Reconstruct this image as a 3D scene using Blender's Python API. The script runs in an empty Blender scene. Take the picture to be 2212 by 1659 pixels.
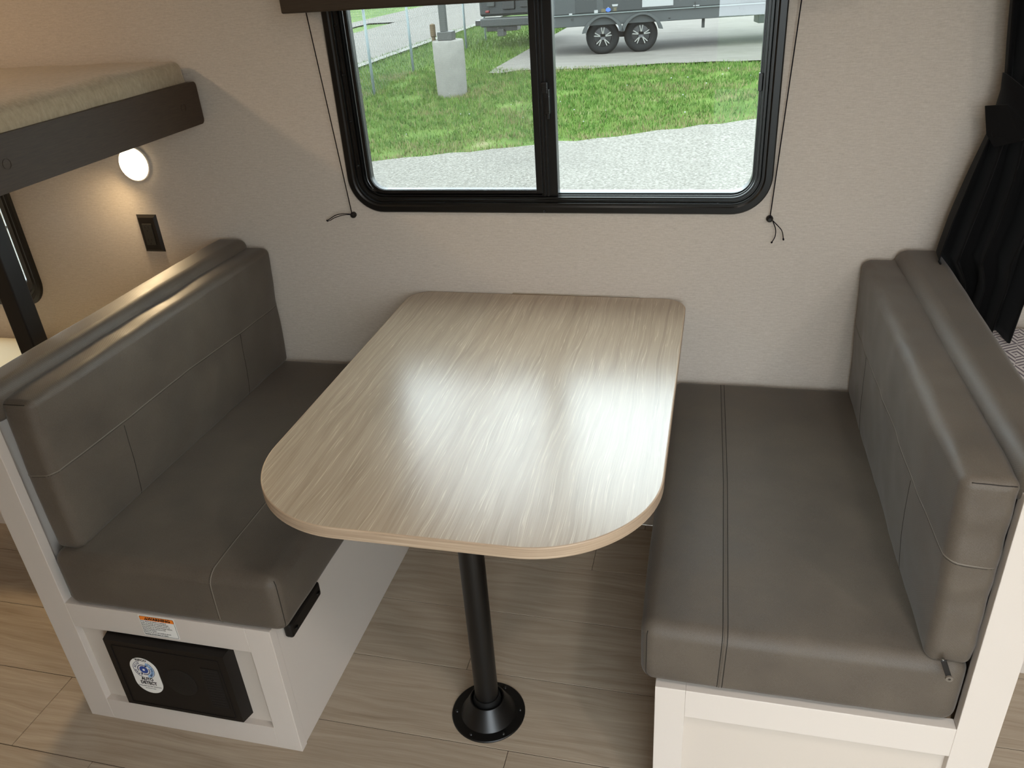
import bpy, bmesh, math, random
from mathutils import Vector, Matrix, noise
R = random.Random(7)
D = bpy.data; COL = bpy.context.scene.collection; S = bpy.context.scene
# ------------------------------------------------------------------ camera
cd = D.cameras.new('camera'); cam = D.objects.new('camera', cd); COL.objects.link(cam)
cr = Vector((0.9704014, 0.2330019, -0.0634925)); cu = Vector((-0.056638, 0.4751585, 0.8780758)); cf = Vector((-0.2347623, 0.8484896, -0.4742911))
cam.matrix_world = Matrix(((cr.x, cu.x, -cf.x, 0.464508), (cr.y, cu.y, -cf.y, -2.084997), (cr.z, cu.z, -cf.z, 1.656467), (0, 0, 0, 1)))
cd.sensor_width = 36; cd.lens = 1735.42 * 36 / 2212; cd.clip_start = .02; cd.clip_end = 300
S.camera = cam
# ------------------------------------------------------------------ light and exposure
S.view_settings.view_transform = 'Standard'; S.view_settings.look = 'None'; S.view_settings.gamma = 1
S.view_settings.use_curve_mapping = False; S.view_settings.exposure = -0.3
SKY = 11.0; LAMP = 2.0
w = D.worlds.new('sky'); S.world = w; w.use_nodes = True
bg = w.node_tree.nodes['Background']; bg.inputs[0].default_value = (.85, .94, 1.0, 1); bg.inputs[1].default_value = SKY
sun = D.lights.new('sun', 'SUN'); sun.energy = 3; sun.angle = math.radians(30); sun.color = (1, .96, .9)
so = D.objects.new('sun', sun); COL.objects.link(so); so.rotation_euler = (math.radians(28), math.radians(-20), 0)

# ------------------------------------------------------------------ helpers
def lin(r, g, b):
    f = lambda c: (c/255/12.92) if c/255 <= .04045 else ((c/255+.055)/1.055)**2.4
    return (f(r), f(g), f(b), 1)
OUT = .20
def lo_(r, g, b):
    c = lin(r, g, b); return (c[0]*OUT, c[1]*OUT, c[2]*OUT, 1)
class N:
    def __init__(s, name, rough=.5, spec=.5, col=(.5, .5, .5, 1), metal=0, **k):
        s.m = D.materials.new(name); s.m.use_nodes = True; s.t = s.m.node_tree; s.n = s.t.nodes
        s.b = s.n['Principled BSDF']; s.b.inputs['Base Color'].default_value = col
        s.b.inputs['Roughness'].default_value = rough; s.b.inputs['Specular IOR Level'].default_value = spec
        s.b.inputs['Metallic'].default_value = metal
        for a, v in k.items(): s.b.inputs[a.replace('_', ' ')].default_value = v
        s.tc = None
    def add(s, t, **k):
        n = s.n.new(t)
        for a, v in k.items(): setattr(n, a, v)
        return n
    def ln(s, a, b): s.t.links.new(a, b)
    def coord(s, scale=(1, 1, 1), rot=(0, 0, 0), rnd=False):
        if not s.tc: s.tc = s.add('ShaderNodeTexCoord')
        src = s.tc.outputs['Object']
        if rnd:
            oi = s.add('ShaderNodeObjectInfo'); mu = s.add('ShaderNodeMath', operation='MULTIPLY'); mu.inputs[1].default_value = 37
            s.ln(oi.outputs['Random'], mu.inputs[0]); va = s.add('ShaderNodeVectorMath', operation='ADD')
            s.ln(src, va.inputs[0]); s.ln(mu.outputs[0], va.inputs[1]); src = va.outputs[0]
        mp = s.add('ShaderNodeMapping'); mp.inputs['Scale'].default_value = scale; mp.inputs['Rotation'].default_value = rot
        s.ln(src, mp.inputs[0]); return mp.outputs[0]
    def noise(s, vec, scale=1, detail=4, rough=.5, dist=0):
        n = s.add('ShaderNodeTexNoise'); n.inputs['Scale'].default_value = scale; n.inputs['Detail'].default_value = detail
        n.inputs['Roughness'].default_value = rough; n.inputs['Distortion'].default_value = dist; s.ln(vec, n.inputs['Vector']); return n.outputs['Fac']
    def ramp(s, fac, stops):
        r = s.add('ShaderNodeValToRGB'); e = r.color_ramp.elements
        while len(e) < len(stops): e.new(.5)
        for i, (p, c) in enumerate(stops): e[i].position = p; e[i].color = c
        s.ln(fac, r.inputs[0]); return r.outputs[0]
    def mix(s, fac, a, b, mode='MIX'):
        m = s.add('ShaderNodeMix', data_type='RGBA', blend_type=mode)
        for sock, v in ((m.inputs[0], fac), (m.inputs[6], a), (m.inputs[7], b)):
            if hasattr(v, 'links'): s.ln(v, sock)
            else: sock.default_value = v
        return m.outputs[2]
    def col(s, c): s.ln(c, s.b.inputs['Base Color']); return s
    def bump(s, h, strength=.2, dist=.001):
        b = s.add('ShaderNodeBump'); b.inputs['Strength'].default_value = strength; b.inputs['Distance'].default_value = dist
        s.ln(h, b.inputs['Height']); s.ln(b.outputs[0], s.b.inputs['Normal']); return s
def g(v): return (v, v, v, 1)
M = {}
def mats():
    # wall vinyl with a fine linen weave
    m = N('wall_linen', .62, .25); a = m.noise(m.coord((90, 90, 420)), 1, 3, .6); b = m.noise(m.coord((420, 420, 110)), 1, 2, .6); c = m.noise(m.coord((30, 30, 260)), 1, 2)
    x = m.mix(.5, a, b, 'ADD'); x2 = m.mix(.4, x, c)
    m.col(m.ramp(x2, [(.42, lin(174, 164, 152)), (.66, lin(188, 178, 166)), (.86, lin(198, 189, 178))])).bump(x, .10, .0006); M['wall'] = m.m
    # dark taupe leatherette with twill
    def leather(nm, c0, c1, rough):
        m = N(nm, rough, .32); w1 = m.add('ShaderNodeTexWave', wave_type='BANDS', bands_direction='DIAGONAL'); w1.inputs['Scale'].default_value = 130
        w1.inputs['Distortion'].default_value = .6; w1.inputs['Detail'].default_value = 1; m.ln(m.coord(), w1.inputs['Vector'])
        n1 = m.noise(m.coord(), 9, 4, .6); n2 = m.noise(m.coord(), 900, 2)
        cc = m.ramp(n1, [(.3, c0), (.75, c1)]); cc = m.mix(.10, cc, m.ramp(n2, [(.3, g(.0)), (.7, g(.25))]), 'ADD')
        m.col(cc); mm = m.mix(.5, w1.outputs['Fac'], n2); m.bump(mm, .22, .0006); M_r = m.ramp(n1, [(.3, g(rough-.05)), (.8, g(rough+.1))]); m.ln(M_r, m.b.inputs['Roughness'])
        m.b.inputs['Sheen Weight'].default_value = .12; m.b.inputs['Sheen Roughness'].default_value = .4
        return m.m
    M['leather'] = leather('taupe_leatherette', lin(74, 65, 55), lin(88, 78, 66), .54)
    M['seam_dark'] = N('seam_dark', .7, .2, lin(38, 34, 31)).m
    M['seam_mid'] = N('seam_thread', .55, .3, lin(106, 98, 88)).m
    # table laminate, grain along y
    def wood(nm, axis, stops, fine, st, rnd=False, rough=.4, spec=.5, cath=.3, warp=.03, streak=0, **k):
        m = N(nm, rough, spec, **k); al, ac = (1, 0) if axis == 'y' else (0, 1)
        def sc(a, c): v = [c, c, c]; v[al] = a; return tuple(v)
        w0 = m.noise(m.coord(sc(1.6, 5), rnd=rnd), 1, 3, .5); w1 = m.add('ShaderNodeMath', operation='MULTIPLY'); w1.inputs[1].default_value = warp*2; m.ln(w0, w1.inputs[0])
        cmb = m.add('ShaderNodeCombineXYZ'); m.ln(w1.outputs[0], cmb.inputs[ac])
        def warped(v, k):
            ad = m.add('ShaderNodeVectorMath', operation='MULTIPLY_ADD'); m.ln(cmb.outputs[0], ad.inputs[0]); ad.inputs[1].default_value = (k, k, k); m.ln(v, ad.inputs[2]); return ad.outputs[0]
        f1 = m.noise(warped(m.coord(sc(fine*st, fine), rnd=rnd), fine), 1, 5, .6)
        f2 = m.noise(m.coord(sc(fine*4*st, fine*4), rnd=rnd), 1, 3, .6)
        f3 = m.noise(warped(m.coord(sc(fine*.25*st*1.5, fine*.25), rnd=rnd), fine*.25), 1, 2, .5)
        n5 = m.noise(warped(m.coord(sc(fine*st*.22, fine*.05), rnd=rnd), fine*.05), 1, 1.5, .4)
        mu = m.add('ShaderNodeMath', operation='MULTIPLY'); mu.inputs[1].default_value = 70; m.ln(n5, mu.inputs[0]); si = m.add('ShaderNodeMath', operation='SINE'); m.ln(mu.outputs[0], si.inputs[0])
        ma = m.add('ShaderNodeMath', operation='MULTIPLY_ADD'); ma.inputs[1].default_value = .5; ma.inputs[2].default_value = .5; m.ln(si.outputs[0], ma.inputs[0])
        f = m.mix(.4, f1, f3); f = m.mix(.3, f, f2); f = m.mix(cath*.4, f, ma.outputs[0])
        cc = m.ramp(f, stops); n6 = m.noise(warped(m.coord(sc(fine*st*.35, fine*.5), rnd=rnd), fine*.5), 1, 3, .55)
        ln_ = m.ramp(n6, [(.488, g(0)), (.5, g(streak)), (.512, g(0))]); cc = m.mix(ln_, cc, stops[-1][1])
        m.col(cc); m.bump(f2, .05, .0005); return m.m
    M['table'] = wood('oak_laminate', 'y', [(.34, lin(138, 121, 101)), (.47, lin(156, 139, 118)), (.60, lin(166, 150, 129)), (.74, lin(198, 184, 162))], 210, .016, rough=.29, spec=.85, cath=.18, warp=.03, streak=.8, Coat_Weight=.35, Coat_Roughness=.22)
    m = N('oak_edge_band', .42, .4); n = m.noise(m.coord((5, 5, 420)), 1, 3, .6); m.col(m.ramp(n, [(.3, lin(158, 136, 114)), (.55, lin(180, 158, 134)), (.75, lin(198, 178, 155))])); M['tedge'] = m.m
    M['floor'] = wood('vinyl_plank', 'x', [(.30, lin(138, 122, 104)), (.43, lin(160, 144, 125)), (.56, lin(171, 156, 137)), (.74, lin(190, 175, 156))], 190, .018, True, .5, .35, .22, .05, .35)
    M['groove'] = N('floor_groove', .8, .1, lin(58, 44, 36)).m
    def paint(nm, c, rough=.45):
        m = N(nm, rough, .35, c); n = m.noise(m.coord((8, 8, 120)), 8, 3); m.bump(n, .05, .0004); return m.m
    M['cream'] = paint('painted_panel', lin(203, 193, 183)); M['cream_dk'] = paint('painted_panel_inner', lin(196, 185, 173))
    M['blackmetal'] = N('black_powder_coat', .36, .5, lin(9, 9, 9)).m
    M['blackframe'] = N('black_window_frame', .33, .42, lin(8, 8, 8)).m
    M['rubber'] = N('black_rubber', .6, .3, lin(9, 9, 9)).m
    M['blackplastic'] = N('black_plastic', .5, .35, lin(17, 13, 10)).m
    m = N('grille_plastic', .6, .3); v = m.add('ShaderNodeTexVoronoi'); v.inputs['Scale'].default_value = 260; v.inputs['Randomness'].default_value = 0; m.ln(m.coord((1, 1, 1)), v.inputs['Vector'])
    m.col(m.ramp(v.outputs['Distance'], [(.30, lin(6, 6, 6)), (.5, lin(30, 27, 24))])); M['grille'] = m.m
    M['steel'] = N('screw_steel', .25, .5, lin(150, 150, 145), 1).m
    M['alu'] = N('aluminium', .3, .5, lin(205, 200, 190), 1).m
    m = N('dark_brown_board', .5, .3); n = m.noise(m.coord((60, 3, 60)), 8, 3); m.col(m.ramp(n, [(.3, lin(54, 42, 32)), (.7, lin(64, 51, 39))])); M['brown'] = m.m
    m = N('valance_brown', .55, .3); n = m.noise(m.coord((3, 60, 60)), 8, 3); m.col(m.ramp(n, [(.3, lin(52, 43, 34)), (.7, lin(60, 50, 41))])); M['valance'] = m.m
    m = N('velour', .95, .1); n = m.noise(m.coord((60, 90, 30)), 1.5, 5, .7); n2 = m.noise(m.coord(), 400, 2); m.col(m.ramp(n, [(.3, lin(150, 136, 112)), (.7, lin(176, 160, 134))])).bump(m.mix(.4, n, n2), .5, .004)
    m.b.inputs['Sheen Weight'].default_value = .3; M['velour'] = m.m
    m = N('cream_ticking', .9, .1, lin(206, 200, 180)); m.bump(m.noise(m.coord(), 60, 3), .2, .003); M['ticking'] = m.m
    m = N('black_curtain_cloth', .9, .12, lin(11, 10, 10)); m.bump(m.noise(m.coord((1, 1, 1)), 900, 2), .15, .0006); m.b.inputs['Sheen Weight'].default_value = .05; M['curtain'] = m.m
    m = N('cord', .8, .1, lin(16, 12, 20)); M['cord'] = m.m
    # patterned mattress cover : hatched triangles
    m = N('patterned_cover', .8, .2); c1 = m.coord((1, 1, 1)); fr = m.coord((28, 16, 1), (0, 0, .5))
    ck = m.add('ShaderNodeTexChecker'); ck.inputs['Scale'].default_value = 1; m.ln(fr, ck.inputs['Vector'])
    wa = m.add('ShaderNodeTexWave', wave_type='BANDS', bands_direction='X'); wa.inputs['Scale'].default_value = 28; m.ln(m.coord((1, 1, 1), (0, 0, 1.05)), wa.inputs['Vector'])
    wb = m.add('ShaderNodeTexWave', wave_type='BANDS', bands_direction='X'); wb.inputs['Scale'].default_value = 28; m.ln(m.coord((1, 1, 1), (0, 0, -.3)), wb.inputs['Vector'])
    f = m.mix(ck.outputs['Fac'], wa.outputs['Fac'], wb.outputs['Fac']); m.col(m.ramp(f, [(.3, lin(128, 120, 128)), (.5, lin(228, 222, 220))])); M['pattern'] = m.m
    # glass (thin, architectural)
    m = D.materials.new('window_glass'); m.use_nodes = True; t = m.node_tree; t.nodes.clear(); o = t.nodes.new('ShaderNodeOutputMaterial'); mx = t.nodes.new('ShaderNodeMixShader')
    fr = t.nodes.new('ShaderNodeFresnel'); fr.inputs[0].default_value = 1.5; tr = t.nodes.new('ShaderNodeBsdfTransparent'); tr.inputs[0].default_value = (.93, .96, .95, 1)
    ge = t.nodes.new('ShaderNodeNewGeometry'); io = t.nodes.new('ShaderNodeMath'); io.operation = 'MULTIPLY_ADD'; io.inputs[1].default_value = 1/1.5-1.5; io.inputs[2].default_value = 1.5
    t.links.new(ge.outputs['Backfacing'], io.inputs[0]); t.links.new(io.outputs[0], fr.inputs[0])
    gl = t.nodes.new('ShaderNodeBsdfGlossy'); gl.inputs['Roughness'].default_value = .01
    t.links.new(fr.outputs[0], mx.inputs[0]); t.links.new(tr.outputs[0], mx.inputs[1]); t.links.new(gl.outputs[0], mx.inputs[2]); t.links.new(mx.outputs[0], o.inputs[0]); M['glass'] = m
    # insect screen weave
    m = D.materials.new('insect_screen'); m.use_nodes = True; t = m.node_tree; t.nodes.clear(); o = t.nodes.new('ShaderNodeOutputMaterial'); mx = t.nodes.new('ShaderNodeMixShader')
    tc = t.nodes.new('ShaderNodeTexCoord'); tr = t.nodes.new('ShaderNodeBsdfTransparent'); df = t.nodes.new('ShaderNodeBsdfDiffuse'); df.inputs[0].default_value = lin(150, 150, 145)
    ws = []
    for dr in ('X', 'Z'):
        wv = t.nodes.new('ShaderNodeTexWave'); wv.bands_direction = dr; wv.inputs['Scale'].default_value = 1/.0021/3.18; t.links.new(tc.outputs['Object'], wv.inputs['Vector'])
        gt = t.nodes.new('ShaderNodeMath'); gt.operation = 'GREATER_THAN'; gt.inputs[1].default_value = .92; t.links.new(wv.outputs['Fac'], gt.inputs[0]); ws.append(gt)
    ma = t.nodes.new('ShaderNodeMath'); ma.operation = 'MAXIMUM'; t.links.new(ws[0].outputs[0], ma.inputs[0]); t.links.new(ws[1].outputs[0], ma.inputs[1])
    sc = t.nodes.new('ShaderNodeMath'); sc.operation = 'MULTIPLY'; sc.inputs[1].default_value = .55; t.links.new(ma.outputs[0], sc.inputs[0])
    t.links.new(sc.outputs[0], mx.inputs[0]); t.links.new(tr.outputs[0], mx.inputs[1]); t.links.new(df.outputs[0], mx.inputs[2]); t.links.new(mx.outputs[0], o.inputs[0]); M['screen'] = m
    def emi(nm, c, s):
        m = D.materials.new(nm); m.use_nodes = True; b = m.node_tree.nodes['Principled BSDF']; b.inputs['Emission Color'].default_value = c; b.inputs['Emission Strength'].default_value = s
        b.inputs['Base Color'].default_value = (.8, .8, .8, 1); return m
    M['lampglow'] = emi('lit_diffuser', (1, .80, .50, 1), 14); M['ceilglow'] = emi('ceiling_diffuser', (1, .93, .84, 1), 6)
    M['white'] = N('white_print', .45, .4, lin(232, 230, 224)).m; M['ink'] = N('black_ink', .5, .3, lin(24, 22, 24)).m; M['orange'] = N('orange_print', .45, .4, lin(240, 130, 35)).m
    M['blue'] = N('blue_print', .4, .4, lin(45, 75, 150)).m; M['lblue'] = N('light_blue_print', .4, .4, lin(150, 185, 220)).m; M['dblue'] = N('navy_ink', .4, .4, lin(40, 48, 90)).m
    # outdoors
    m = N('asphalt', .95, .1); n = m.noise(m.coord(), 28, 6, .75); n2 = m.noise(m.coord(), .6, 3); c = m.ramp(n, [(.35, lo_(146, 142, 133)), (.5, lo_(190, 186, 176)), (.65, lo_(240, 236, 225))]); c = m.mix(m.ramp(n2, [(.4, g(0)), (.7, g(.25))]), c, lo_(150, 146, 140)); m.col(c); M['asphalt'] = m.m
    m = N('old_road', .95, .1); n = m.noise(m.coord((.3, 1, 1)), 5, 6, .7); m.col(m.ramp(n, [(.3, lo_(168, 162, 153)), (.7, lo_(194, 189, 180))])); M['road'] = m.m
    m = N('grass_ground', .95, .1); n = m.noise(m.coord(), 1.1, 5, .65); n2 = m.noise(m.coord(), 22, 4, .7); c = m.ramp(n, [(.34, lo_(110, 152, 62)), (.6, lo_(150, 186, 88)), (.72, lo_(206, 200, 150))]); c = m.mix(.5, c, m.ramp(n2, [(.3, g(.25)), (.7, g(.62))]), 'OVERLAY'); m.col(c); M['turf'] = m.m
    for i, c in enumerate([(104, 158, 52), (142, 190, 78), (176, 206, 108), (200, 196, 134)]):
        M['blade%d' % i] = N('grass_blade_%d' % i, .8, .15, lo_(*c)).m
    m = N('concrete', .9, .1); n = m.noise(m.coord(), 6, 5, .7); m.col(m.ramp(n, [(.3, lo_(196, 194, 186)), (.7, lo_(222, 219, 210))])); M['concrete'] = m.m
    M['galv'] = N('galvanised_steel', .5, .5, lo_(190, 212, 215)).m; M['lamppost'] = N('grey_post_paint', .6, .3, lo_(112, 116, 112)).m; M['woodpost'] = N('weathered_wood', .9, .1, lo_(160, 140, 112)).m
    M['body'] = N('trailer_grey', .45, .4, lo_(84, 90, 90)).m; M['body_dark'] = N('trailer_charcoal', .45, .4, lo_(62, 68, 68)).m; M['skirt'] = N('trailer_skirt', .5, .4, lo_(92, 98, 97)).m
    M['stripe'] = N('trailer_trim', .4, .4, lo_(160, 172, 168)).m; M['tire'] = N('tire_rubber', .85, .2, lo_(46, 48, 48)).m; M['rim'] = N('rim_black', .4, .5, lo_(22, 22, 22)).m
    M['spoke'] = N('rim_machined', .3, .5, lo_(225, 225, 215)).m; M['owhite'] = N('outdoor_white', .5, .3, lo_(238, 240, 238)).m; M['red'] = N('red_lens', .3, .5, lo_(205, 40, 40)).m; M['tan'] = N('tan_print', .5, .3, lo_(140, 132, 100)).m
mats()
T = Matrix.Translation
def root(name, label, cat, loc, group=None, kind=None):
    o = D.objects.new(name, None); COL.objects.link(o); o.location = loc; o.empty_display_size = .05
    if label: o['label'] = label
    if cat: o['category'] = cat
    if group: o['group'] = group
    if kind: o['kind'] = kind
    return o
def tag(o, label, cat, group=None):
    o['label'] = label; o['category'] = cat
    if group: o['group'] = group
    return o
def wm(o): return T(o.location) if o.parent is None else Matrix.Identity(4)
def mesh(name, vs, fs, mat, parent=None, smooth=False, kind=None, mi=None):
    me = D.meshes.new(name); me.from_pydata([tuple(v) for v in vs], [], fs)
    for mm in (mat if isinstance(mat, (list, tuple)) else [mat]): me.materials.append(M[mm] if isinstance(mm, str) else mm)
    if mi: me.polygons.foreach_set('material_index', mi)
    if smooth: me.polygons.foreach_set('use_smooth', [True]*len(me.polygons))
    me.update(); o = D.objects.new(name, me); COL.objects.link(o)
    if parent:
        o.parent = parent; o.matrix_parent_inverse = wm(parent).inverted()
    if kind: o['kind'] = kind
    return o
def bmo(name, bm, mat, parent=None, smooth=False, kind=None):
    bmesh.ops.recalc_face_normals(bm, faces=bm.faces[:])
    me = D.meshes.new(name); bm.to_mesh(me); bm.free()
    for mm in (mat if isinstance(mat, (list, tuple)) else [mat]): me.materials.append(M[mm])
    if smooth:
        me.polygons.foreach_set('use_smooth', [True]*len(me.polygons))
    o = D.objects.new(name, me); COL.objects.link(o)
    if parent:
        o.parent = parent; o.matrix_parent_inverse = wm(parent).inverted()
    if kind: o['kind'] = kind
    return o
def addbox(bm, x0, x1, y0, y1, z0, z1, bev=0, seg=2, mtx=None):
    r = bmesh.ops.create_cube(bm, size=1); vs = r['verts']
    for v in vs: v.co = Vector(((x0+x1)/2+v.co.x*(x1-x0), (y0+y1)/2+v.co.y*(y1-y0), (z0+z1)/2+v.co.z*(z1-z0)))
    if bev:
        es = list({e for v in vs for e in v.link_edges}); q = bmesh.ops.bevel(bm, geom=es, offset=bev, segments=seg, affect='EDGES', profile=.5); vs = q['verts']
    if mtx: bmesh.ops.transform(bm, matrix=mtx, verts=list(set(vs)))
def box(name, x0, x1, y0, y1, z0, z1, mat, parent=None, bev=.001, seg=2, kind=None, mtx=None):
    bm = bmesh.new(); addbox(bm, x0, x1, y0, y1, z0, z1, bev, seg)
    if mtx: bmesh.ops.transform(bm, matrix=mtx, verts=bm.verts[:])
    return bmo(name, bm, mat, parent, kind=kind)
def addtube(bm, pts, r, n=8, caps=True):
    pts = [Vector(p) for p in pts]; rings = []; up = None
    for i, p in enumerate(pts):
        t = (pts[min(i+1, len(pts)-1)]-pts[max(i-1, 0)]).normalized()
        if up is None: up = t.orthogonal().normalized()
        a = (up-t*up.dot(t)).normalized(); up = a; b = t.cross(a); rr = r[i] if isinstance(r, (list, tuple)) else r
        rings.append([bm.verts.new(p+a*math.cos(2*math.pi*k/n)*rr+b*math.sin(2*math.pi*k/n)*rr) for k in range(n)])
    for A, B in zip(rings, rings[1:]):
        for k in range(n): bm.faces.new((A[k], A[(k+1) % n], B[(k+1) % n], B[k]))
    if caps: bm.faces.new(rings[0]); bm.faces.new(rings[-1])
def tube(name, pts, r, mat, parent=None, n=8):
    bm = bmesh.new(); addtube(bm, pts, r, n); return bmo(name, bm, mat, parent, smooth=n > 6)
def addlathe(bm, prof, c, axis='z', n=32):
    # prof: (radius, height) pairs from c along axis
    ax = {'z': lambda a, r, h: (c[0]+r*math.cos(a), c[1]+r*math.sin(a), c[2]+h), 'y': lambda a, r, h: (c[0]+r*math.cos(a), c[1]+h, c[2]+r*math.sin(a))}[axis]
    rings = []
    for r, h in prof:
        if r < 1e-7: rings.append([bm.verts.new(ax(0, 0, h))])
        else: rings.append([bm.verts.new(ax(2*math.pi*k/n, r, h)) for k in range(n)])
    for A, B in zip(rings, rings[1:]):
        for k in range(n):
            k2 = (k+1) % n
            if len(A) == 1 and len(B) == 1: continue
            if len(A) == 1: bm.faces.new((A[0], B[k2], B[k]))
            elif len(B) == 1: bm.faces.new((A[k], A[k2], B[0]))
            else: bm.faces.new((A[k], A[k2], B[k2], B[k]))
def lathe(name, prof, c, mat, parent=None, axis='z', n=32, smooth=True):
    bm = bmesh.new(); addlathe(bm, prof, c, axis, n); o = bmo(name, bm, mat, parent, smooth); 
    if smooth:
        try: o.data.set_sharp_from_angle(angle=math.radians(35))
        except Exception: pass
    return o
def rrect(x0, x1, z0, z1, r, n=8):
    rs = r if isinstance(r, (list, tuple)) else (r,)*4; P = []
    for (cx, cz, a0, rr) in ((x0+rs[0], z0+rs[0], 180, rs[0]), (x1-rs[1], z0+rs[1], 270, rs[1]), (x1-rs[2], z1-rs[2], 0, rs[2]), (x0+rs[3], z1-rs[3], 90, rs[3])):
        for k in range(n+1):
            a = math.radians(a0+90*k/n); P.append((cx+rr*math.cos(a), cz+rr*math.sin(a)))
    return P
def ringmesh(name, prof, mat, parent, x0, x1, z0, z1, r, n=10):
    # sweep of a closed profile [(inset, y)] round a rounded rectangle in the x-z plane
    vs = []; fs = []; m = len(prof)
    rr_ = r if isinstance(r, (list, tuple)) else (r,)*4; loops = [rrect(x0+i, x1-i, z0+i, z1-i, [max(q-i, .003) for q in rr_], n) for i, y in prof]; L = len(loops[0])
    for lp, (i, y) in zip(loops, prof): vs += [(a, y, b) for a, b in lp]
    for j in range(m):
        j2 = (j+1) % m
        for k in range(L):
            k2 = (k+1) % L; fs.append((j*L+k, j*L+k2, j2*L+k2, j2*L+k))
    o = mesh(name, vs, fs, mat, parent)
    bm = bmesh.new(); bm.from_mesh(o.data); bmesh.ops.recalc_face_normals(bm, faces=bm.faces[:]); bm.to_mesh(o.data); bm.free(); return o
def slab(name, outline, y0, y1, mat, parent=None, kind=None, plane='xz'):
    # extruded polygon; plane xz (extrude along y) or xy (extrude along z)
    n = len(outline); f = (lambda a, b, c: (a, c, b)) if plane == 'xz' else (lambda a, b, c: (a, b, c))
    vs = [f(a, b, y0) for a, b in outline]+[f(a, b, y1) for a, b in outline]
    fs = [tuple(range(n)), tuple(range(n, 2*n))]+[(i, (i+1) % n, n+(i+1) % n, n+i) for i in range(n)]
    bm = bmesh.new(); bv = [bm.verts.new(v) for v in vs]
    for q in fs: bm.faces.new([bv[i] for i in q])
    return bmo(name, bm, mat, parent, kind=kind)
def text(name, s, size, loc, mat, parent, rot=(math.pi/2, 0, 0), align='CENTER', bold=0, sx=1, ext=.0001):
    c = D.curves.new(name, 'FONT'); c.body = s; c.size = size; c.align_x = align; c.align_y = 'CENTER'; c.offset = bold; c.extrude = ext; c.resolution_u = 2
    o = D.objects.new(name, c); COL.objects.link(o); o.location = loc; o.rotation_euler = rot; o.scale = (sx, 1, 1)
    bpy.context.view_layer.update()
    dg = bpy.context.evaluated_depsgraph_get(); me = D.meshes.new_from_object(o.evaluated_get(dg)); me.transform(o.matrix_world); D.objects.remove(o)
    me.materials.clear(); me.materials.append(M[mat]); o = D.objects.new(name, me); COL.objects.link(o); o.parent = parent; o.matrix_parent_inverse = wm(parent).inverted(); return o
def dup(src, dx, parent):
    c = src.copy(); COL.objects.link(c); c.parent = parent; c.matrix_parent_inverse = wm(parent).inverted(); c.location = src.location+Vector(dx); return c

# ------------------------------------------------------------------ outdoors: terrain
def TH(x, y):
    t = min(max((y-9.2)/5.8, 0), 1); return -.85+.35*t*t*(3-2*t)
def interp(tab, x):
    if x <= tab[0][0]: return tab[0][1]+(x-tab[0][0])*(tab[1][1]-tab[0][1])/(tab[1][0]-tab[0][0])
    for (a, b), (c, d) in zip(tab, tab[1:]):
        if x <= c: return b+(d-b)*(x-a)/(c-a)
    (a, b), (c, d) = tab[-2:]; return d+(x-c)*(d-b)/(c-a)
GB = [(-4.57, 8.54), (-4.29, 8.67), (-3.75, 8.93), (-3.13, 9.15), (-2.49, 9.38), (-1.87, 9.68), (-1.21, 9.83), (-.58, 10.19), (.08, 10.48), (1.01, 10.85), (4, 12.0)]
def terrain(name, xs, ylo, yhi, ny, mat, dz=0, kind='structure'):
    vs = []; fs = []
    for x in xs:
        a, b = ylo(x), yhi(x)
        for j in range(ny+1):
            y = a+(b-a)*j/ny; vs.append((x, y, TH(x, y)+dz))
    for i in range(len(xs)-1):
        for j in range(ny): k = i*(ny+1)+j; fs.append((k, k+ny+1, k+ny+2, k+1))
    return mesh(name, vs, fs, mat, None, True, kind)
fr = lambda a, b, n: [a+(b-a)*i/n for i in range(n+1)]
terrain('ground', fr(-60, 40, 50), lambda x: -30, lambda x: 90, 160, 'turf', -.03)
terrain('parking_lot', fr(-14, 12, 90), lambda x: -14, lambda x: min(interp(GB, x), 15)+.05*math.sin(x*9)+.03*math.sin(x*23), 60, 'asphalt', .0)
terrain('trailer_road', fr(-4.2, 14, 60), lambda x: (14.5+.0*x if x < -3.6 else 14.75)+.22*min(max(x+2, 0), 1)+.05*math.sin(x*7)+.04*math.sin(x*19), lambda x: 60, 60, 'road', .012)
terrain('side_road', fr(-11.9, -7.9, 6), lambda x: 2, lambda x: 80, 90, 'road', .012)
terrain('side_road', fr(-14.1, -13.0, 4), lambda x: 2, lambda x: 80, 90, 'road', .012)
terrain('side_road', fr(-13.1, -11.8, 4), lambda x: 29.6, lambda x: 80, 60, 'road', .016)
terrain('road_kerb', fr(-7.9, -7.65, 2), lambda x: 2, lambda x: 80, 90, 'concrete', .03)
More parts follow.
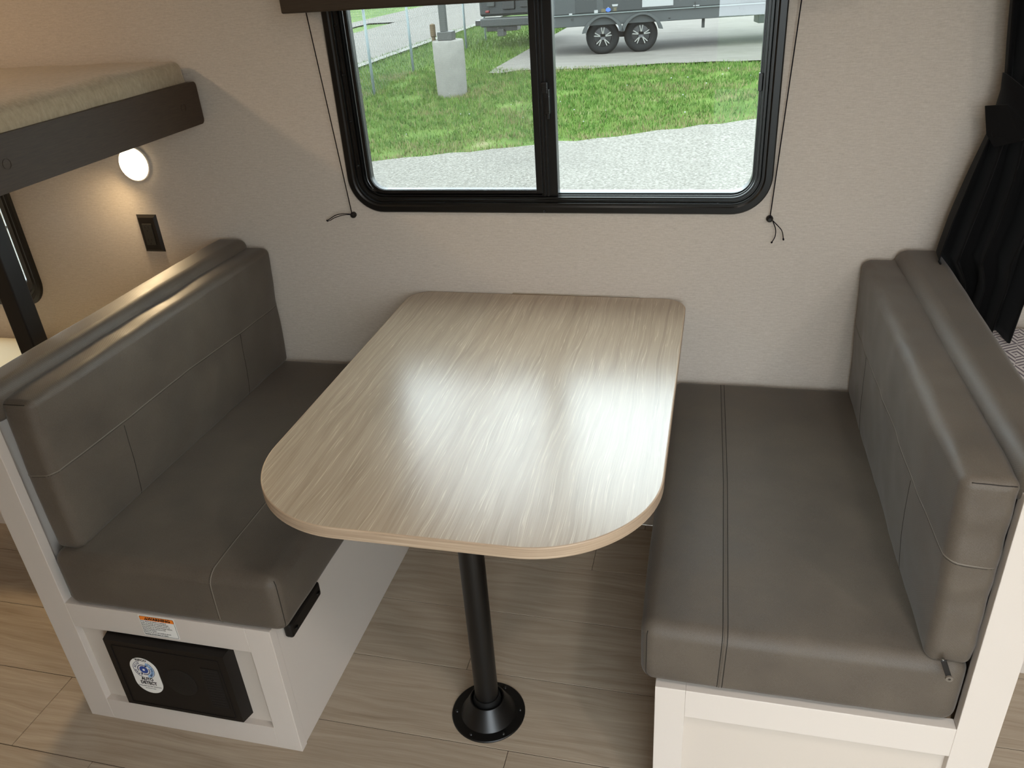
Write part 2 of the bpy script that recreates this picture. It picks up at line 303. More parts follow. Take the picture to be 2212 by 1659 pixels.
# grass blades (uncountable)
def blades():
    vs = []; fs = []; mi = []
    def blade(x, y, h, wd, m):
        a = R.random()*math.pi*2; z = TH(x, y)-.02; lx, ly = math.cos(a)*wd, math.sin(a)*wd; tx, ty = R.uniform(-.5, .5)*h, R.uniform(-.5, .5)*h
        k = len(vs); vs.extend([(x-lx, y-ly, z), (x+lx, y+ly, z), (x+tx, y+ty, z+h)]); fs.append((k, k+1, k+2)); mi.append(m)
    n = 0
    while n < 62000:
        x = R.uniform(-8, 2.6); y = 8.3+(R.random()**.8)*(15.2-8.3)
        if y < interp(GB, x)-.03+.08*R.random(): continue
        if y > 14.85+.15*R.random() and x > -4: continue
        q = noise.noise((x*1.3, y*1.3, 0)); q2 = noise.noise((x*5, y*5, 3))
        dry = noise.noise((x*.9+3, y*1.6, 5)) > .30
        if q > .38 and R.random() < .8: continue
        if x > .35 and x < 1.0 and y < 11.9 and R.random() < .55: continue
        m = 0 if q2+R.uniform(-.3, .3) < -.1 else (1 if q2+R.uniform(-.3, .3) < .25 else 2)
        if y < interp(GB, x)+.35 and R.random() < .55: m = 3
        if R.random() < (.55 if dry else .10): m = 3
        blade(x, y, R.uniform(.03, .085), R.uniform(.004, .012), m); n += 1
    for _ in range(14000):
        x = R.uniform(-8, -4.2); y = R.uniform(15, 26); blade(x, y, R.uniform(.04, .1), R.uniform(.006, .016), R.choice((0, 1, 1, 2)))
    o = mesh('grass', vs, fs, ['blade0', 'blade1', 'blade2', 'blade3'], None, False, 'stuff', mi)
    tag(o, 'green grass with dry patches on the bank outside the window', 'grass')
    bm = bmesh.new()
    for _ in range(26):
        x = R.uniform(-4.5, 1.8); y = R.uniform(interp(GB, x)+.3, 14.4); s = R.uniform(.007, .014); z = TH(x, y)+.07
        bmesh.ops.create_icosphere(bm, subdivisions=1, radius=s, matrix=T((x, y, z)))
    o = bmo('clover_flower', bm, 'owhite', None, kind='stuff'); tag(o, 'tiny white clover heads dotted through the grass bank', 'flowers')
blades()
# concrete lamp base with post
t = root('light_pole', 'grey lamp post on a tall pale concrete pier, left pane', 'lamp post', (-4.42, 12.9, -.6))
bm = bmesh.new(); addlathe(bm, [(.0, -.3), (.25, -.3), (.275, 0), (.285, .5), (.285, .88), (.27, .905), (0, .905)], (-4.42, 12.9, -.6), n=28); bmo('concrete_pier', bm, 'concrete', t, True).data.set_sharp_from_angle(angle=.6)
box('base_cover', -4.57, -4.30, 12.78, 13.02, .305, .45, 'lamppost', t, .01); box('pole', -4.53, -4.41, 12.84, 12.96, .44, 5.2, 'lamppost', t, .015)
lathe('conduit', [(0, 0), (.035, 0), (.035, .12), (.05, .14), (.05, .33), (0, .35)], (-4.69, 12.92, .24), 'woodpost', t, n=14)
# chain link fence
t = root('chain_link_fence', 'galvanised chain link fence running along the side road', 'fence', (-6, 13, -.6))
fp = [(-6.0, 8.6), (-6.0, 10.8), (-6.02, 13.0), (-6.0, 15.2), (-6.0, 17.4), (-6.05, 19.4), (-6.1, 21.5)]
for x, y in fp:
    q = tube('post', [(x, y, TH(x, y)-.1), (x, y, .95)], .028, 'galv', t, 8)
tube('top_rail', [(x, y, .93) for x, y in fp], .022, 'galv', t, 8)
tube('bracing_arm', [(-6.02, 13.0, .93), (-6.35, 12.4, 1.35)], .02, 'galv', t, 8)
bm = bmesh.new()
ys = 8.6
while ys < 21.5:
    for s in (1, -1):
        a = Vector((-6.02, ys, TH(-6, ys))); b = Vector((-6.02, ys+s*1.45, .92))
        d = (b-a).normalized(); k = Vector((1, 0, 0))*.0022; k2 = d.cross(Vector((1, 0, 0)))*.0022
        v = [bm.verts.new(p) for p in (a-k2, a+k2, b+k2, b-k2)]; bm.faces.new(v)
    ys += .12
o = bmo('wire_mesh', bm, 'galv', t, kind='stuff')

# ------------------------------------------------------------------ trailers
ang = math.atan2(.83, 4.49); ca, sa = math.cos(ang), math.sin(ang); TM = Matrix(((ca, -sa, 0, -1.2), (sa, ca, 0, 17.0), (0, 0, 1, 0), (0, 0, 0, 1)))
def tb(name, s0, s1, d0, d1, z0, z1, mat, par, bev=.01): return box(name, s0, s1, d0, d1, z0, z1, mat, par, bev, mtx=TM)
t = root('travel_trailer', 'long dark grey travel trailer side with twin wheels, seen through right pane', 'trailer', (-1.2, 17.0, -.5))
tb('upper_body', -2.45, 6.2, 0, 2.4, .335, 2.6, 'body', t, .03)
tb('skirt', -2.45, 6.2, .03, 2.3, .10, .325, 'skirt', t, .01); tb('trim_strip', -2.46, 6.21, -.012, .05, .322, .345, 'stripe', t, .003)
for a, b, m in ((-1.55, -1.1, 'body_dark'), (-.95, .0, 'body_dark'), (-2.35, -2.1, 'body_dark'), (1.95, 2.7, 'body_dark')):
    tb('side_panel', a, b, -.008, .02, .37, 2.3, m, t, .004)
tb('baggage_door', -.13, .53, -.02, .03, .40, .95, 'owhite', t, .01)
for a, b, c, d, m in ((-1.15, -1.07, .35, .41, 'owhite'), (-1.69, -1.62, .34, .375, 'owhite'), (.95, 1.08, .36, .38, 'owhite')): tb('decal', a, b, -.014, .0, c, d, m, t, .001)
def decal(outl, mat, nm='decal'):
    vs = [TM @ Vector((a, -.016, b)) for a, b in outl]; vs += [TM @ Vector((a, -.010, b)) for a, b in outl]; n = len(outl)
    return mesh(nm, vs, [tuple(range(n)), tuple(range(2*n-1, n-1, -1))]+[(i, (i+1) % n, n+(i+1) % n, n+i) for i in range(n)], mat, t)
decal([(-1.0, .36), (-.9, .36), (-.9, .41), (-.95, .43), (-1.0, .42)], 'tan')
decal([(-.88+.055*math.cos(k*.63)+.03, .40+.042*math.sin(k*.63)) for k in range(10)], 'blue'); decal([(-.87, .435), (-.83, .435), (-.85, .46)], 'owhite')
decal([(-.75, .37), (-.66, .37), (-.68, .41), (-.65, .44), (-.76, .44), (-.73, .41)], 'tan'); decal([(-.76, .46), (-.65, .46), (-.64, .50), (-.77, .50)], 'owhite')
for s in (-.965, -.135):
    # fender arch
    P = []; n = 16
    for k in range(n+1):
        a = math.radians(15+150*k/n); P.append((s+.47*math.cos(a), -.16+.47*math.sin(a)))
    for k in range(n, -1, -1):
        a = math.radians(15+150*k/n); P.append((s+.38*math.cos(a), -.13+.40*math.sin(a)))
    vs = [TM @ Vector((a, -.09, b)) for a, b in P]+[TM @ Vector((a, .05, b)) for a, b in P]; m_ = len(P)
    fs = []
    for k in range(n): fs += [(k, k+1, m_-2-k, m_-1-k), (m_+k, m_+m_-1-k, m_+m_-2-k, m_+k+1)]
    fs += [(i, m_+i, m_+(i+1) % m_, (i+1) % m_) for i in range(m_)]
    mesh('wheel_arch', vs, fs, 'skirt', t)
    # wheel
    bm = bmesh.new(); addlathe(bm, [(.21, .0), (.235, -.03), (.31, -.035), (.35, -.01), (.362, .05), (.362, .15), (.34, .2), (.2, .2), (.2, .02)], (s, .08, -.14), 'y', 36); bmesh.ops.transform(bm, matrix=TM, verts=bm.verts[:])
    wh = bmo('wheel', bm, 'tire', t, True)
    bm = bmesh.new(); addlathe(bm, [(0, .03), (.06, .0), (.07, .05), (.19, .06), (.205, .0), (.215, .0), (.215, .06)], (s, .08, -.14), 'y', 36); bmesh.ops.transform(bm, matrix=TM, verts=bm.verts[:]); bmo('rim', bm, 'rim', wh)
    for k in range(5):
        for e in (-.17, .17):
            a = math.radians(90+72*k)+e; d = Vector((math.cos(a), 0, math.sin(a))); p_ = Vector((-d.z, 0, d.x)); c = Vector((s, .07, -.14)); a2 = math.radians(90+72*k)+e*.4
            i0 = c+Vector((math.cos(a2), 0, math.sin(a2)))*.06; i1 = c+d*.195; bm = bmesh.new(); w_ = p_*.010
            q = [bm.verts.new(TM @ v) for v in (i0-w_, i0+w_, i1+w_, i1-w_, i0-w_+Vector((0, .03, 0)), i0+w_+Vector((0, .03, 0)), i1+w_+Vector((0, .03, 0)), i1-w_+Vector((0, .03, 0)))]
            for f_ in ((0, 1, 2, 3), (4, 5, 6, 7), (0, 1, 5, 4), (1, 2, 6, 5), (2, 3, 7, 6), (3, 0, 4, 7)): bm.faces.new([q[i] for i in f_])
            bmo('spoke', bm, 'spoke', wh)
tb('jack', 1.20, 1.26, .3, .36, -.1, .12, 'lamppost', t, .005); tb('step_well', 2.35, 2.7, .05, .5, -.06, .12, 'body_dark', t, .01); tb('axle_beam', -1.3, .2, .5, 1.9, -.2, -.08, 'rim', t, .01)
tb('marker_lamp', .44, .48, .015, .04, .15, .17, 'rim', t, .002); tb('hose_bracket', .985, 1.0, -.02, .0, .3, .45, 'rim', t, .001)
for s_, z_ in ((-1.62, .25), (1.95, .26)):
    bm = bmesh.new(); addlathe(bm, [(0, 0), (.022, 0), (.022, .02)], (s_, .012, z_), 'y', 14); bmesh.ops.transform(bm, matrix=TM, verts=bm.verts[:]); bmo('vent_cap', bm, 'rim', t)
t = root('utility_trailer', 'dark grey trailer rear with bumper, hitch and red lamp, left pane', 'trailer', (-4.5, 19.4, -.5))
box('rear_body', -5.62, -3.5, 19.35, 21.6, .22, 2.6, 'body_dark', t, .06); box('bumper', -5.52, -3.5, 19.0, 19.4, .0, .20, 'skirt', t, .03); box('bumper_end', -5.66, -5.5, 19.05, 19.25, .04, .16, 'rim', t, .01)
box('hitch_frame', -5.40, -4.6, 19.1, 19.5, -.11, .02, 'rim', t, .01); box('hitch_receiver', -5.1, -4.93, 19.02, 19.3, -.22, -.06, 'lamppost', t, .01)
box('equipment_panel', -5.0, -4.68, 19.3, 19.37, .36, .8, 'rim', t, .02); box('equipment_panel', -4.55, -4.3, 19.3, 19.37, .40, .62, 'rim', t, .01); box('tail_lamp', -5.45, -5.35, 19.3, 19.37, .31, .36, 'red', t, .01)
box('tail_lamp', -3.75, -3.65, 19.3, 19.37, .31, .36, 'red', t, .01); box('licence_bracket', -5.4, -5.2, 19.3, 19.37, .45, .65, 'skirt', t, .01)

# ------------------------------------------------------------------ room shell
WX0, WX1, WZ0, WZ1 = -.5452, .5968, 1.0271, 1.76     # window flange
H0, H1, HZ0, HZ1 = -.508, .560, 1.064, 1.723
V0, V1, VZ0, VZ1 = -2.30, -1.722, .692, 1.25          # small window flange
bm = bmesh.new()
def wallpiece(bm, x0, x1, z0, z1, y0=0, y1=.05): addbox(bm, x0, x1, y0, y1, z0, z1)
X0, X1, ZC, YF = -2.7, 2.7, 2.06, -2.55
wallpiece(bm, X0, V0+.035, 0, ZC); wallpiece(bm, V0+.035, V1-.035, 0, VZ0+.035); wallpiece(bm, V0+.035, V1-.035, VZ1-.035, ZC); wallpiece(bm, V1-.035, H0, 0, ZC)
wallpiece(bm, H0, H1, 0, HZ0); wallpiece(bm, H0, H1, HZ1, ZC); wallpiece(bm, H1, X1, 0, ZC)
bmo('wall_back', bm, 'wall', None, kind='structure')
box('wall_left', X0-.05, X0, YF, .05, 0, ZC, 'wall', None, 0, kind='structure'); box('wall_right', X1, X1+.05, YF, .05, 0, ZC, 'wall', None, 0, kind='structure')
bm = bmesh.new(); DX0, DX1, DZ = .42, 1.32, 1.95
wallpiece(bm, X0, DX0, 0, ZC, YF-.05, YF); wallpiece(bm, DX0, DX1, DZ, ZC, YF-.05, YF); wallpiece(bm, DX1, X1, 0, ZC, YF-.05, YF)
bmo('wall_front', bm, 'wall', None, kind='structure')
M['ceil'] = N('ceiling_panel', .7, .2, lin(222, 218, 210)).m
box('ceiling', X0, X1, YF, .05, ZC, ZC+.04, 'ceil', None, 0, kind='structure')
# floor with individual planks
fl = root('floor', 'greige wood-look vinyl plank floor', None, (0, -1.3, 0), kind='structure')
box('subfloor', X0, X1, YF, 0, -.05, -.0025, 'groove', fl, 0)
PW = .2169; J = {-1: .161, 2: -.106, 4: .060, 5: -.923, 1: -1.748, 0: -.62, 3: -.72, 6: .5, 7: -.3, 8: .75, 9: 0, 10: -1}
for k in range(-2, 11):
    y1 = min(-.2402-k*PW, 0); y0 = max(y1-PW if k > -2 else y1, YF)
    y1 = -.2402-k*PW; y0 = y1-PW
    # row k spans y0..y1 ; row -1 is just above line A
    ya, yb = max(y0, YF), min(y1, 0)
    if yb-ya < .01: continue
    kk = k; j = {0: None}.get(kk, None)
    # joints known from the photograph (row index below its upper seam)
    known = {-1: .161, 1: -.106, 3: .060, 4: -.923}
    st = known.get(k, {0: -.70, 2: .62, 5: -.30, 6: .45, 7: -.6, 8: .2, 9: -.1, 10: .5}.get(k, .3)); Ls = 1.22
    if k == 1: pass
    xs = [st+Ls*i for i in range(-4, 5)]
    for a, b in zip(xs, xs[1:]):
        a, b = max(a, X0), min(b, X1)
        if b-a < .02: continue
        box('plank', a+.0007, b-.0007, ya+.0008, yb-.0008, -.002, 0, 'floor', fl, .0006, 1)
# ------------------------------------------------------------------ main window
def window(name, x0, x1, z0, z1, lx):
    w_ = root(name, None, None, ((x0+x1)/2, 0, z0), kind='structure'); return w_
w1 = window('window_1', WX0, WX1, WZ0, WZ1, 0)
ringmesh('outer_flange', [(0, 0), (.001, -.008), (.004, -.011), (.018, -.012), (.022, -.009), (.024, -.009), (.028, -.0095), (.030, -.004), (.030, .012), (0.03, .0)], 'blackframe', w1, WX0, WX1, WZ0, WZ1, .098, 14)
ringmesh('inner_frame', [(.029, .05), (.029, -.002), (.031, -.004), (.036, -.004), (.038, -.001), (.042, -.001), (.044, .006), (.046, .006), (.047, .014), (.0495, .014), (.0495, .05)], 'blackframe', w1, WX0, WX1, WZ0, WZ1, .098, 14)
# left sliding sash frame (thicker towards the left)
ringmesh('left_sash', [(0, .012), (0, .004), (.002, .002), (.010, .002), (.012, .006), (.012, .024), (0, .024)], 'blackframe', w1, WX0+.0555, .011, WZ0+.050, WZ1-.046, (.05, .004, .004, .05), 10)
ringmesh('right_sash', [(0, .026), (0, .016), (.002, .014), (.0045, .014), (.0055, .018), (.0055, .036), (0, .036)], 'blackframe', w1, .044, WX1-.038, WZ0+.045, WZ1-.046, (.004, .06, .06, .004), 12)
box('mullion', .008, .052, .004, .034, WZ0+.045, WZ1-.04, 'blackframe', w1, .002); box('mullion_channel', .014, .020, -.001, .006, WZ0+.045, WZ1-.04, 'blackframe', w1, .0008)
box('mullion_channel', .024, .029, -.002, .006, WZ0+.045, WZ1-.04, 'blackframe', w1, .0008); box('mullion_cap', -.006, .012, .0, .012, WZ0+.052, WZ1-.04, 'blackframe', w1, .0015)
box('pane', WX0+.06, .004, .013, .016, WZ0+.055, WZ1-.05, 'glass', w1, 0); box('pane', .045, WX1-.04, .025, .028, WZ0+.049, WZ1-.05, 'glass', w1, 0)
mesh('insect_screen', [(WX0+.06, .009, WZ0+.055), (.0, .009, WZ0+.055), (.0, .009, WZ1-.05), (WX0+.06, .009, WZ1-.05)], [(0, 1, 2, 3)], 'screen', w1)
box('sill_track', WX0+.09, WX1-.09, -.004, .0, WZ0+.0335, WZ0+.0355, 'blackframe', w1, .0006)
sp = [(-.511, 1.396), (-.511, 1.276), (-.509, 1.157), (-.512, 1.515), (.576, 1.4), (.575, 1.282), (.573, 1.157), (.577, 1.515)]+[(x, 1.0535) for x in (-.406, -.266, -.124, .014, .158, .306, .467)]+[(.016, 1.034)]
for x, z in sp: lathe('screw', [(0, -.0035), (.0022, -.0035), (.0036, -.002), (.004, 0), (.004, .004)], (x, -.0045 if z > 1.04 else -.0105, z), 'blackmetal', w1, 'y', 12)
la = box('latch', .028, .041, -.012, .006, 1.285, 1.345, 'blackmetal', w1, .002); 
box('thumb_grip', .023, .037, -.016, -.004, 1.335, 1.362, 'blackplastic', la, .0015)
for i in range(4): box('grip_rib', .0235, .0365, -.0175, -.0155, 1.338+i*.006, 1.340+i*.006, 'blackmetal', la, .0004)
box('latch_tab', .030, .042, -.018, -.010, 1.292, 1.330, 'blackframe', la, .002); box('latch_tail', .031, .038, -.008, .0, 1.272, 1.288, 'blackmetal', la, .001)
box('sash_stop', WX1-.053, WX1-.044, .002, .014, 1.325, 1.365, 'blackmetal', w1, .001)
# small window behind the bunk
w2 = window('window_2', V0, V1, VZ0, VZ1, 0)
ringmesh('outer_flange', [(0, 0), (.002, -.01), (.014, -.012), (.02, -.008), (.024, -.008), (.026, .0), (.03, .0), (.03, .05), (.0, .0)], 'blackframe', w2, V0, V1, VZ0, VZ1, .09, 12)
ringmesh('inner_frame', [(.029, .05), (.029, -.002), (.036, -.004), (.040, .0), (.044, .004), (.05, .006), (.070, .012), (.078, .018), (.078, .05)], 'blackframe', w2, V0, V1, VZ0, VZ1, .09, 12)
box('pane', V0+.06, V1-.06, .025, .028, VZ0+.06, VZ1-.06, 'glass', w2, 0)

# window valance and shade cords
t = root('window_valance', 'dark brown box valance across the top of the window', 'valance', (.03, -.05, 1.55))
box('front_board', -.612, .67, -.09, -.078, 1.553, 1.76, 'valance', t, .004); box('end_board', -.612, -.60, -.078, -.001, 1.553, 1.76, 'valance', t, .002); box('end_board', .658, .67, -.078, -.001, 1.553, 1.76, 'valance', t, .002)
box('top_board', -.612, .67, -.09, -.001, 1.76, 1.772, 'valance', t, .002); lathe('rolled_shade', [(0, 0), (.02, 0), (.02, 1.12), (0, 1.12)], (-.53, -.04, 1.70), 'valance', t, 'y', 16)
# the roller runs along x: lay it down
o = t.children[-1]
for v in o.data.vertices: v.co = Vector((-.53+(v.co.y+.04), -.04+(v.co.x+.53), v.co.z))
def cord(x, z0, x1, lab, ends):
    t = root('shade_cord', lab, 'cord', (x, -.01, z0), 'shade cords')
    tube('cord', [(x1, -.02, 1.575), (x, -.014, z0+.004)], .0014, 'cord', t, 6)
    lathe('knob', [(0, -.016), (.004, -.016), (.0062, -.014), (.008, -.011), (.0088, -.006), (.0082, -.001), (.006, 0)], (x, 0, z0), 'blackplastic', t, 'y', 18)
    for e in ends:
        P = [Vector(q) for q in e]; C = []
        for i in range(len(P)-1):
            p0, p1, p2, p3 = P[max(i-1, 0)], P[i], P[i+1], P[min(i+2, len(P)-1)]
            for k in range(6):
                u = k/6; C.append(.5*((2*p1)+(p2-p0)*u+(2*p0-5*p1+4*p2-p3)*u*u+(3*p1-p0-3*p2+p3)*u**3))
        C.append(P[-1]); tube('loose_end', C, [.0012]*(len(C)-2)+[.0026, .0018], 'cord', t, 6)
cord(-.545, 1.0185, -.581, 'black shade cord tied to a knob left of the window', [[(-.551, -.012, 1.022), (-.565, -.02, 1.026), (-.592, -.02, 1.022), (-.616, -.02, 1.009), (-.625, -.02, 1.005)], [(-.551, -.012, 1.021), (-.567, -.022, 1.023), (-.594, -.024, 1.016), (-.612, -.022, 1.007), (-.623, -.02, 1.004)]])
cord(.5965, 1.0170, .624, 'black shade cord tied to a knob right of the window', [[(.604, -.012, 1.013), (.612, -.02, .995), (.6125, -.02, .975), (.605, -.018, .957)], [(.604, -.012, 1.014), (.616, -.02, 1.004), (.628, -.022, .99), (.634, -.018, .965)]])

# outlet
t = root('wall_outlet', 'black rectangular duplex outlet above the left booth backrest', 'outlet', (-1.24, 0, .89))
def frustum(name, x0, x1, z0, z1, y0, y1, ins, mat, par):
    a = [(x0, z0), (x1, z0), (x1, z1), (x0, z1)]; b = [(x0+ins, z0+ins), (x1-ins, z0+ins), (x1-ins, z1-ins), (x0+ins, z1-ins)]
    vs = [(p, y0, q) for p, q in a]+[(p, y1, q) for p, q in b]; return mesh(name, vs, [(0, 1, 2, 3), (4, 7, 6, 5)]+[(i, 4+i, 4+(i+1) % 4, (i+1) % 4) for i in range(4)], mat, par)
frustum('cover_plate', -1.276, -1.205, .894, 1.013, 0, -.007, .008, 'blackplastic', t)
M['outface'] = N('outlet_face', .45, .35, lin(38, 37, 34)).m
rc = box('receptacle', -1.2585, -1.226, -.0095, -.005, .918, .9855, 'outface', t, .001)
for z in (.976, .935):
    for x in (-1.2495, -1.2375): box('slot', x-.0012, x+.0012, -.0099, -.0094, z-.005, z+.004, 'ink', rc, 0)
    lathe('ground_hole', [(0, 0), (.0026, 0), (.0026, .0006)], (-1.2435, -.0099, z-.0125), 'ink', rc, 'y', 10)

# puck lamp
t = root('wall_lamp', 'glowing round puck light on the wall under the upper bunk', 'lamp', (-1.228, 0, 1.168))
lathe('diffuser', [(0, -.016), (.035, -.0155), (.044, -.013), (.048, -.007), (.048, -.002)], (-1.228, 0, 1.168), 'lampglow', t, 'y', 32); lathe('rim', [(.0485, -.001), (.0485, -.007), (.0515, -.006), (.052, 0)], (-1.228, 0, 1.168), 'cream', t, 'y', 32)
ld = D.lights.new('puck_light', 'SPOT'); ld.energy = 42; ld.color = (1, .74, .42); ld.spot_size = math.radians(165); ld.spot_blend = 1; ld.shadow_soft_size = .04
lo = D.objects.new('puck_light', ld); COL.objects.link(lo); lo.parent = t; lo.matrix_parent_inverse = wm(t).inverted(); lo.location = (-1.228, -.03, 1.168); lo.rotation_euler = (math.radians(-60), 0, math.radians(-25))

# ceiling lights (out of frame)
for x, y, e, c in ((.95, -1.75, 5, (1, .95, .9)), (1.6, -1.9, 4, (1, .94, .88)), (-.6, -1.75, .5, (1, .82, .62)), (-1.75, -.9, 5, (1, .72, .45)), (.1, -.75, .8, (1, .92, .82))):
    t = root('ceiling_light', 'round flush ceiling light near x %.1f' % x, 'lamp', (x, y, ZC))
    t['label'] = {.95: 'round ceiling light behind the right booth end', 1.6: 'round ceiling light beside the entry door', -.6: 'round ceiling light in front of the left booth', -1.75: 'round ceiling light over the upper bunk', .1: 'round ceiling light over the table'}[x]
    t['group'] = 'round ceiling lights'
    lathe('housing', [(.0, -.001), (.07, -.001), (.07, -.014), (.06, -.018), (.058, -.014)], (x, y, ZC), 'white', t, 'z', 28); lathe('diffuser', [(0, -.016), (.057, -.015)], (x, y, ZC), 'ceilglow', t, 'z', 28)
    a = D.lights.new('area_light', 'AREA'); a.shape = 'DISK'; a.size = .11; a.energy = e*LAMP; a.color = c; ao = D.objects.new('area_light', a); COL.objects.link(ao); ao.parent = t; ao.matrix_parent_inverse = wm(t).inverted(); ao.location = (x, y, ZC-.022)

# ------------------------------------------------------------------ cushions
def cushion(x0, x1, y0, y1, z0, z1, r, bul, post=None, wr=0, seed=0):
    c = Vector(((x0+x1)/2, (y0+y1)/2, (z0+z1)/2)); h = Vector(((x1-x0)/2, (y1-y0)/2, (z1-z0)/2))
    def f(p):
        p = Vector(p)-c; q = Vector([max(-h[i]+r, min(h[i]-r, p[i])) for i in range(3)]); d = p-q
        if d.length > 1e-9: d = d.normalized()*r
        s = q+d; u = [s[i]/h[i] for i in range(3)]; o = s.copy()
        for a in range(3):
            b_, c_ = (a+1) % 3, (a+2) % 3
            o[a] += bul[a]*(1 if u[a] > 0 else -1)*abs(u[a])**3*(1-min(abs(u[b_]), 1)**4)*(1-min(abs(u[c_]), 1)**4)
        if wr: o += d.normalized()*wr*noise.fractal((o*9+Vector((seed, 0, 0))), 1, 2, 2) if d.length > 1e-9 else Vector()
        s = o+c
        return post(s) if post else s
    return f, (x0, x1, y0, y1, z0, z1), r
def axs(a, b, r, n):
    L = [a, a+r*.15, a+r*.35, a+r*.6, a+r*.85]; m = [a+r+(b-a-2*r)*i/n for i in range(n+1)]; return L+m+[b-r*.85, b-r*.6, b-r*.35, b-r*.15, b]
def cmesh(name, cu, n, parent, mat='leather'):
    f, (x0, x1, y0, y1, z0, z1), r = cu
    A = [axs(x0, x1, r, n[0]), axs(y0, y1, r, n[1]), axs(z0, z1, r, n[2])]; idx = {}; vs = []; fs = []
    def vid(i, j, k):
        if (i, j, k) not in idx: idx[(i, j, k)] = len(vs); vs.append(f((A[0][i], A[1][j], A[2][k])))
        return idx[(i, j, k)]
    NX, NY, NZ = len(A[0])-1, len(A[1])-1, len(A[2])-1
    for i in range(NX):
        for j in range(NY):
            fs.append((vid(i, j, 0), vid(i, j+1, 0), vid(i+1, j+1, 0), vid(i+1, j, 0))); fs.append((vid(i, j, NZ), vid(i+1, j, NZ), vid(i+1, j+1, NZ), vid(i, j+1, NZ)))
    for i in range(NX):
        for k in range(NZ):
            fs.append((vid(i, 0, k), vid(i+1, 0, k), vid(i+1, 0, k+1), vid(i, 0, k+1))); fs.append((vid(i, NY, k), vid(i, NY, k+1), vid(i+1, NY, k+1), vid(i+1, NY, k)))
    for j in range(NY):
        for k in range(NZ):
            fs.append((vid(0, j, k), vid(0, j, k+1), vid(0, j+1, k+1), vid(0, j+1, k))); fs.append((vid(NX, j, k), vid(NX, j+1, k), vid(NX, j+1, k+1), vid(NX, j, k+1)))
    return mesh(name, vs, fs, mat, parent, True)
def seam(cu, pts, parent, side, kind='double', name='seam', step=.006):
    # pts: polyline on the raw box surface; side: raw direction across the seam
    f = cu[0]; P = []
    for a, b in zip(pts, pts[1:]):
        a, b = Vector(a), Vector(b); n = max(2, int((b-a).length/step)); P += [a.lerp(b, i/n) for i in range(n)]
    P.append(Vector(pts[-1])); sd = Vector(side)
    bm = bmesh.new(); mats_ = ['seam_dark', 'leather', 'seam_mid']
    def tb_(off, r, sink, mi):
        k0 = len(bm.faces); Q = []
        cc = Vector(((cu[1][0]+cu[1][1])/2, (cu[1][2]+cu[1][3])/2, (cu[1][4]+cu[1][5])/2))
        for p in P:
            q = f(p+sd*off); e = Vector((1e-3, 0, 0)); Q.append(q)
        # push inward by sink along approximate normal
        Q2 = []
        for i, q in enumerate(Q):
            t_ = (Q[min(i+1, len(Q)-1)]-Q[max(i-1, 0)]).normalized(); s_ = (f(P[i]+sd*.004)-f(P[i]-sd*.004))
            nrm = t_.cross(s_)
            if nrm.length < 1e-9: nrm = q-cc
            nrm.normalize()
            if nrm.dot(q-cc) < 0: nrm = -nrm
            Q2.append(q-nrm*sink)
        addtube(bm, Q2, r, 6)
        bm.faces.ensure_lookup_table()
        for fc in bm.faces[k0:]: fc.material_index = mi
    if kind == 'double': tb_(-.0045, .0010, .0004, 0); tb_(.0045, .0010, .0004, 0); tb_(0, .0036, .0024, 1)
    elif kind == 'light': tb_(-.0018, .0008, .0006, 0); tb_(.001, .0019, .0010, 2)
    else: tb_(0, .0011, .0005, 0)
    return bmo(name, bm, mats_, parent, True)

def bench(sx, label):
    # sx = -1 left, +1 right; built in |x| and mirrored
    X = lambda a, b: (min(sx*a, sx*b), max(sx*a, sx*b))
    if sx < 0: aisle, inn, out, s_in, yf = .4246, .9524, 1.0207, .4865, -.9862
    else: aisle, inn, out, s_in, yf = .4015, .9306, .9979, .459, -.9831
    ZB = .3912; t = root('dinette_bench', label, 'bench', (sx*.7, yf/2, 0))
    yb = yf+.024
    box('stile', *X(inn, out), yf, yb, 0, .90, 'cream', t, .0012); box('stile', *X(aisle, s_in), yf, yb, 0, ZB, 'cream', t, .0012)
    box('top_rail', *X(s_in, inn), yf, yb, .319, ZB, 'cream', t, .0012); box('bottom_rail', *X(s_in, inn), yf, yb, 0, .070, 'cream', t, .0012)
    box('inset_panel', *X(s_in-.003, inn+.003), yf+.0165, yb+.004, .06, .33, 'cream_dk', t, 0)
    box('aisle_panel', *X(aisle+.003, aisle+.018), yb, -.001, 0, ZB, 'cream', t, .001)
    box('back_panel', *X(inn+.02, out), yb, -.001, 0, .88, 'cream', t, .001); box('seat_board', *X(aisle+.018, inn+.02), yb, -.001, ZB-.03, ZB-.012, 'tedge', t, 0)
    # padded cap
    def capshape(v):
        v.x += sx*.024*(v.y/yf)*min(max((1.008-abs(v.x))/.08, 0), 1); return v
    cap = cushion(*X(.902, 1.008), yf+.004, -.004, .868, .946, .026, (.002, .003, .003), capshape, .0016, 3+sx)
    cmesh('padded_cap', cap, (4, 40, 2), t); return t
tl = bench(-1, 'left dinette bench with converter box in its painted end panel')
tr = bench(1, 'right dinette bench with bright painted end panel and stile')
# black bracket under the left seat cushion
hb = box('hinge_bracket', -.4215, -.400, -.943, -.797, .332, .372, 'blackplastic', tl, .006); hb['label'] = 'black bracket under the seat edge'
for y in (-.925, -.815): lathe('bolt', [(0, 0), (.006, 0), (.006, .003), (0, .003)], (-.4, y, .35), 'blackmetal', hb, 'z', 10)

